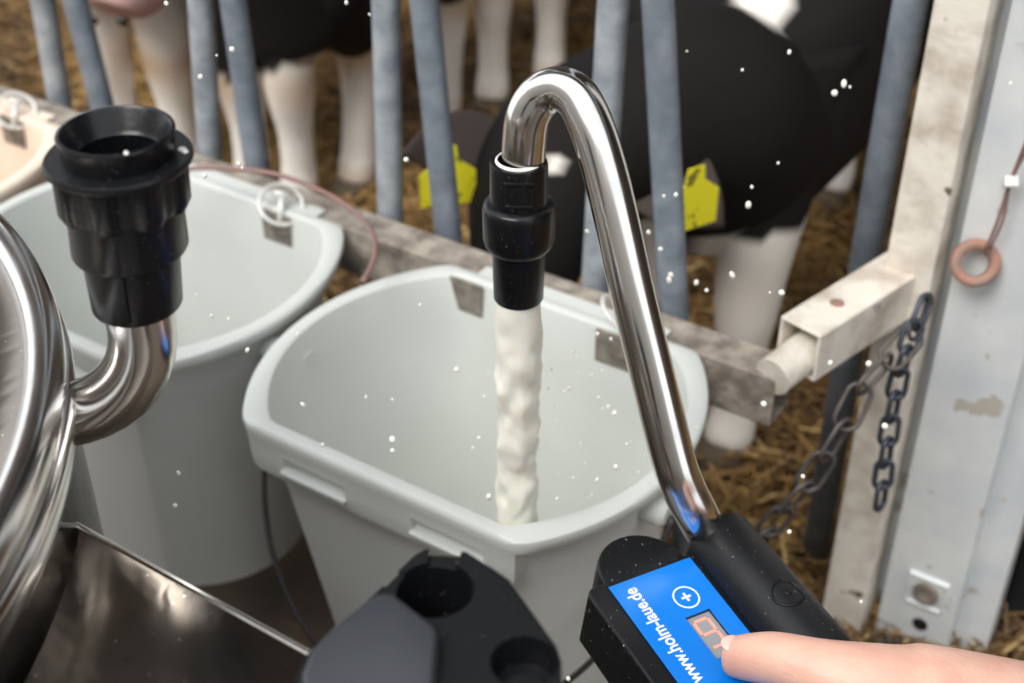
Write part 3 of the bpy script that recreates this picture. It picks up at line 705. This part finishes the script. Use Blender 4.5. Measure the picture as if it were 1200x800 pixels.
def calf(label, loc, yaw, sc, colf, head=None, legs=None, tags=None, body=None, earmat='ear', sidev=None, earsdir=None, earL=(.155, .155), sub=2):
    loc = Vector(loc); cy, sy = math.cos(yaw), math.sin(yaw)
    def T(p):
        x, y, z = p; return Vector((loc.x+sc*(x*cy-y*sy), loc.y+sc*(x*sy+y*cy), loc.z+sc*z))
    root = thing('calf', label, 'calf', loc, 'calves in the straw pen')
    J = []; E = []
    def add(p, r, prev=None, world=False):
        J.append((Vector(p) if world else T(p), (r[0]*sc, r[1]*sc) if isinstance(r, tuple) else r*sc))
        if prev is not None: E.append((prev, len(J)-1))
        return len(J)-1
    bd = body or [(-.40, 0, .66, .11), (-.30, 0, .64, .165), (-.10, 0, .62, .175), (.10, 0, .61, .175), (.25, 0, .60, .165), (.34, 0, .56, .13)]
    ids = []
    for q in bd: ids.append(add(q[:3], q[3], ids[-1] if ids else None))
    prev = ids[-1]
    hd = head or [(.44, 0, .70, .10), (.54, 0, .80, .085), (.61, 0, .86, .088), (.70, 0, .82, .075), (.80, 0, .76, .058), (.87, 0, .72, .054), (.885, 0, .71, .04)]
    hids = []
    for q in hd:
        wld = len(q) > 4; prev = add(q[:3], q[3], prev, world=wld); hids.append(prev)
    lg = {'fl': (.27, .105), 'fr': (.27, -.105), 'hl': (-.33, .12), 'hr': (-.33, -.12)}
    if legs: lg.update(legs)
    hoofs = []
    for k, (x, y) in lg.items():
        if isinstance(x, Vector):
            q = (x-loc)/sc; x, y = q.x*cy+q.y*sy, -q.x*sy+q.y*cy
        sgn = 1 if k[1] == 'l' else -1
        if k[0] == 'f':
            ch = [(.27, sgn*.09, .50, .085), (x-.01, y, .40, .062), (x+.0, y, .30, .046), (x+.005, y, .245, .044), (x, y, .17, .030), (x, y, .10, .030), (x+.005, y, .065, .036), (x+.03, y, .035, .034)]; pr = ids[4]
        else:
            ch = [(-.32, sgn*.09, .50, .11), (x+.08, y, .42, .085), (x-.02, y, .32, .052), (x-.07, y, .27, .044), (x-.05, y, .17, .031), (x-.035, y, .10, .031), (x-.03, y, .065, .036), (x, y, .035, .034)]; pr = ids[1]
        for q in ch: pr = add(q[:3], q[3], pr)
        hoofs.append(T((ch[-1][0]+.008, ch[-1][1], 0)))
    vf = skin(J, E, root=ids[2], sub=sub)
    # vertex colours from rest coordinates
    o = mk('calf_body', vf, M['coat'], root)
    m = o.data; ca = m.color_attributes.new('Col', 'FLOAT_COLOR', 'POINT')
    bx = origin(root)
    H = [J[i][0] for i in hids]
    for i, v in enumerate(m.vertices):
        wp = v.co+bx; d = (wp-loc)/sc; l = Vector((d.x*cy+d.y*sy, -d.x*sy+d.y*cy, d.z))
        dn = (wp-H[-1]).length/sc
        c = colf(l, wp, dn); ca.data[i].color = (*c, 1)
    fx = (T((1, 0, 0))-T((0, 0, 0))).normalized()
    for h in hoofs:
        ax = frame(fx, ZZ)
        mk('hoof', lathe(h, [(.040*sc, .0), (.036*sc, .03*sc), (.030*sc, .05*sc), (.0, .055*sc)], 14), M['hoof'], root, auto=40)
    # head fittings
    poll, nose = H[2], H[-1]
    hdir = (nose-poll).normalized(); side = hdir.cross(ZZ)
    if side.length < .2: side = fx.cross(ZZ)
    side.normalize(); hup = side.cross(hdir).normalized()
    if hup.dot(ZZ) < 0: hup = -hup
    if sidev is not None:
        side = Vector(sidev); hup = (-FWD-hdir*(-FWD).dot(hdir)).normalized()
    for sgi, sg in enumerate((-1, 1)):
        e = ear(poll+side*sg*.062*sc+hup*.02*sc-hdir*.02*sc, (earsdir[sgi] if earsdir else (side*sg*1.0-hdir*.25-ZZ*.15)), hdir*.8+hup*.3 if sidev is None else -FWD, earL[sgi]*sc, M[earmat], root)
        mk('eye', ellip(poll.lerp(nose, .36)+side*sg*.062*sc+hup*.025*sc, (side, hdir, hup), .014*sc, .018*sc, .016*sc), M['eye'], root)
        if tags and tags[sgi]:
            tp, yw, ln = tags[sgi]
            tx, ty, tz = frame((0, 0, 1), (math.cos(yw), math.sin(yw), 0))
            w0 = .030; pl = [(-.010, 0), (.010, 0), (.012, -.016), (w0, -.030), (w0, -ln), (-w0, -ln), (-w0, -.030), (-.012, -.016)]
            mk('ear_tag', prism([Vector(tp)+tx*a+tz*b for a, b in pl], ty*.002), M['tag'], e, smooth=False, bevel=.0006, label='yellow ear tag')
    # nostrils
    for sg in (-1, 1):
        mk('nostril', ellip(nose+side*sg*.022*sc+hdir*.022*sc, (side, hdir, hup), .009*sc, .006*sc, .007*sc, 10, 6), M['eye'], root)
    # tail
    mk('tail', tube(spline([T((-.46, 0, .70)), T((-.52, .01, .62)), T((-.53, .02, .45)), T((-.52, .02, .30))], 5), lambda i: .016*sc if i < 11 else .024*sc, 10), M['ear'] if earmat == 'ear' else M['earpale'], root)
    return root
def nzv(p, s, o=0): return noise.noise(Vector((p.x*s+o, p.y*s-o, p.z*s+2*o)))
WHT = (.90, .85, .78); BLK = (.011, .009, .009); DIRT = (.50, .30, .13); PINK = (.72, .45, .42)
def mixc(a, b, t): t = max(0, min(1, t)); return tuple(x*(1-t)+y*t for x, y in zip(a, b))
def legdirt(l):
    k = math.exp(-((l.z-.25)/.035)**2)*.75+(.35 if l.z < .08 else 0)
    return mixc(WHT, DIRT, k*max(0, .5+nzv(l, 9, 3)))
def col_white(l, wp, dn):
    if dn < .16: return PINK
    return legdirt(l) if l.z < .75 else WHT
def col_sock(zc, off, nosec=BLK):
    def f(l, wp, dn):
        if l.z+.05*nzv(l, 6, off) < zc: return legdirt(l)
        if nzv(l, 3.0, off) > .42 and l.z > .45: return WHT
        return BLK
    return f
# white calf, far left
def lgw(x, y): return (Vector((x, y, 0)), 0)
def bod(dz, r): return [(-.40, 0, .64-dz, .10*r), (-.30, 0, .62-dz, .155*r), (-.10, 0, .60-dz, .165*r), (.10, 0, .58-dz, .165*r), (.25, 0, .55-dz, .160*r), (.34, 0, .53-dz, .13*r)]
HI = [(.40, 0, .70, .10), (.46, 0, .82, .085), (.50, .0, .92, .088), (.58, 0, .90, .075), (.68, 0, .85, .058), (.74, 0, .81, .054), (.755, 0, .80, .04)]
P = lambda x, y, t, r: (*W(x, y, t), r, 1)
lowA = [P(150, -110, 2.12, .10), P(148, -60, 2.07, .085), P(144, -35, 2.03, .085), P(140, -15, 2.0, .070), P(135, 0, 1.99, .055), P(131, 8, 1.99, .046), P(130, 12, 1.99, .036)]
calf('white calf with a pink muzzle, head lowered, at the far upper left behind the bars', (-.73, 2.44, 0), math.radians(-84), 1.0, col_white, head=lowA, legs={'fl': lgw(-.565, 2.10), 'fr': lgw(-.665, 2.12)}, earmat='earpale', body=bod(0, 1), sidev=(1, 0, 0))
calf('black calf on white muddy-kneed legs between the left pairs of bars', (-.23, 2.34, 0), math.radians(-111), 1.0, col_sock(.275, 1.3), legs={'fl': lgw(-.348, 1.99), 'fr': lgw(-.43, 2.02), 'hl': lgw(-.27, 2.04), 'hr': lgw(-.135, 2.30)}, head=HI, body=bod(.14, 1.05))
calf('black and white calf furthest back, white legs seen above the gooseneck pipe', (.22, 2.75, 0), math.radians(-100), .98, col_sock(.47, 7.7), legs={'fl': lgw(.075, 2.50), 'fr': lgw(-.035, 2.40)}, head=HI)
# the big black calf with tagged ears
def col_big(l, wp, dn):
    for fx_, fy_ in ((.283, 1.37), (.15, 1.42)):
        if math.hypot(wp.x-fx_, wp.y-fy_) < .062 and wp.z < .36+.02*nzv(l, 8, 2): return mixc(WHT, DIRT, .3*max(0, nzv(l, 8, 5)))
    if l.x < 0 and l.z < .40: return WHT
    q = wp-W(890, -5, 1.5)
    if Vector((q.x, q.y*.5, q.z)).length < .042+.02*nzv(l, 9, 1): return WHT
    if (wp-W(655, 193, 1.37)).length < .012: return WHT
    return BLK
hdB = [P(830, 110, 1.50, .135), P(750, 150, 1.49, .110), P(655, 185, 1.47, .108), P(630, 240, 1.45, .088), P(618, 300, 1.45, .068), P(612, 335, 1.46, .060), P(610, 345, 1.46, .045)]
big = calf('large black calf with lowered head and yellow tags in both ears, behind the gooseneck pipe', (.367, 1.68, 0), math.radians(-120.5), .97, col_big, head=hdB,
     legs={'fl': lgw(.283, 1.37), 'fr': lgw(.15, 1.42), 'hl': lgw(.53, 2.02), 'hr': lgw(.37, 2.14)},
     body=[(-.50, 0, .66, .11), (-.40, 0, .60, .17), (-.15, 0, .55, .20), (.08, 0, .50, .20), (.22, 0, .465, .185), (.30, 0, .45, .15)],
     sidev=(1, 0, 0), earL=(.120, .160), sub=3, earsdir=[W(470, 192, 1.44)-W(560, 178, 1.46), W(850, 250, 1.42)-W(770, 180, 1.46)],
     tags=[(W(524, 172, 1.395), .25, .068), (W(817, 196, 1.30), .55, .068)])

# ---------------------------------------------------------------- hand
hw = lambda x, y, dn: onplane(x, y, O_+N__*dn, N__)
hand = thing('hand', 'bare hand coming in from the right, thumb pressing the blue label', 'hand', hw(1020, 790, -.03))
# one continuous hand: wrist, palm, thumb and four fingers curled under the grip
TJ = []
def H(x, y, n): return hw(x, y, n)
wr2, wr1 = H(1420, 850, .010), H(1290, 835, .008)
J = [(H(1130, 838, .014), .0385), (H(1215, 852, .010), .0385), (H(1300, 866, .008), .037), (H(1420, 880, .008), .038)]; E = [(0, 1), (1, 2), (2, 3)]
def chain_j(start, lst):
    pr = start
    for p, r in lst: J.append((p, r)); E.append((pr, len(J)-1)); pr = len(J)-1
chain_j(0, [(H(1060, 823, .022), .0350), (H(1005, 804, .031), .0275), (H(962, 789, .034), .0212), (H(930, 777, .032), .0178), (H(905, 770, .028), .0166), (H(880, 770, .0205), .0152), (H(857, 769, .0135), .0128), (H(847, 768, .0118), .0098)])
hv = skin(J, E, root=0, sub=3)
hm = mk('hand_skin', hv, M['skin'], hand)
# fingers curl beneath the grip
for i, (x, y) in enumerate(((1010, 905), (1045, 950), (1080, 995), (1110, 1035))):
    base_ = H(x+70, y-20, -.02)
    fj = [(H(1110+i*12, 850+i*22, -.008), .017), (H(x+60, y-10, -.030), .011), (H(x+10, y+10, -.048), .0098), (H(x-35, y+15, -.052), .0092), (H(x-65, y+10, -.044), .0082)]
    mk('finger', skin(fj, [(0, 1), (1, 2), (2, 3), (3, 4)], 0, 2), M['skin'], hand)
# nail
nc = H(857, 757, .0195)
na_ = (H(850, 769, .01)-H(880, 773, .01)).normalized()
mk('nail', ellip(H(861, 755, .0242), (na_, na_.cross(N__).normalized(), N__), .0085, .0070, .0022, 20, 10), M['nail'], hand, label='pale thumbnail')
for o in list(bpy.data.objects):
    if o.name.startswith('cutter'): bpy.data.objects.remove(o)
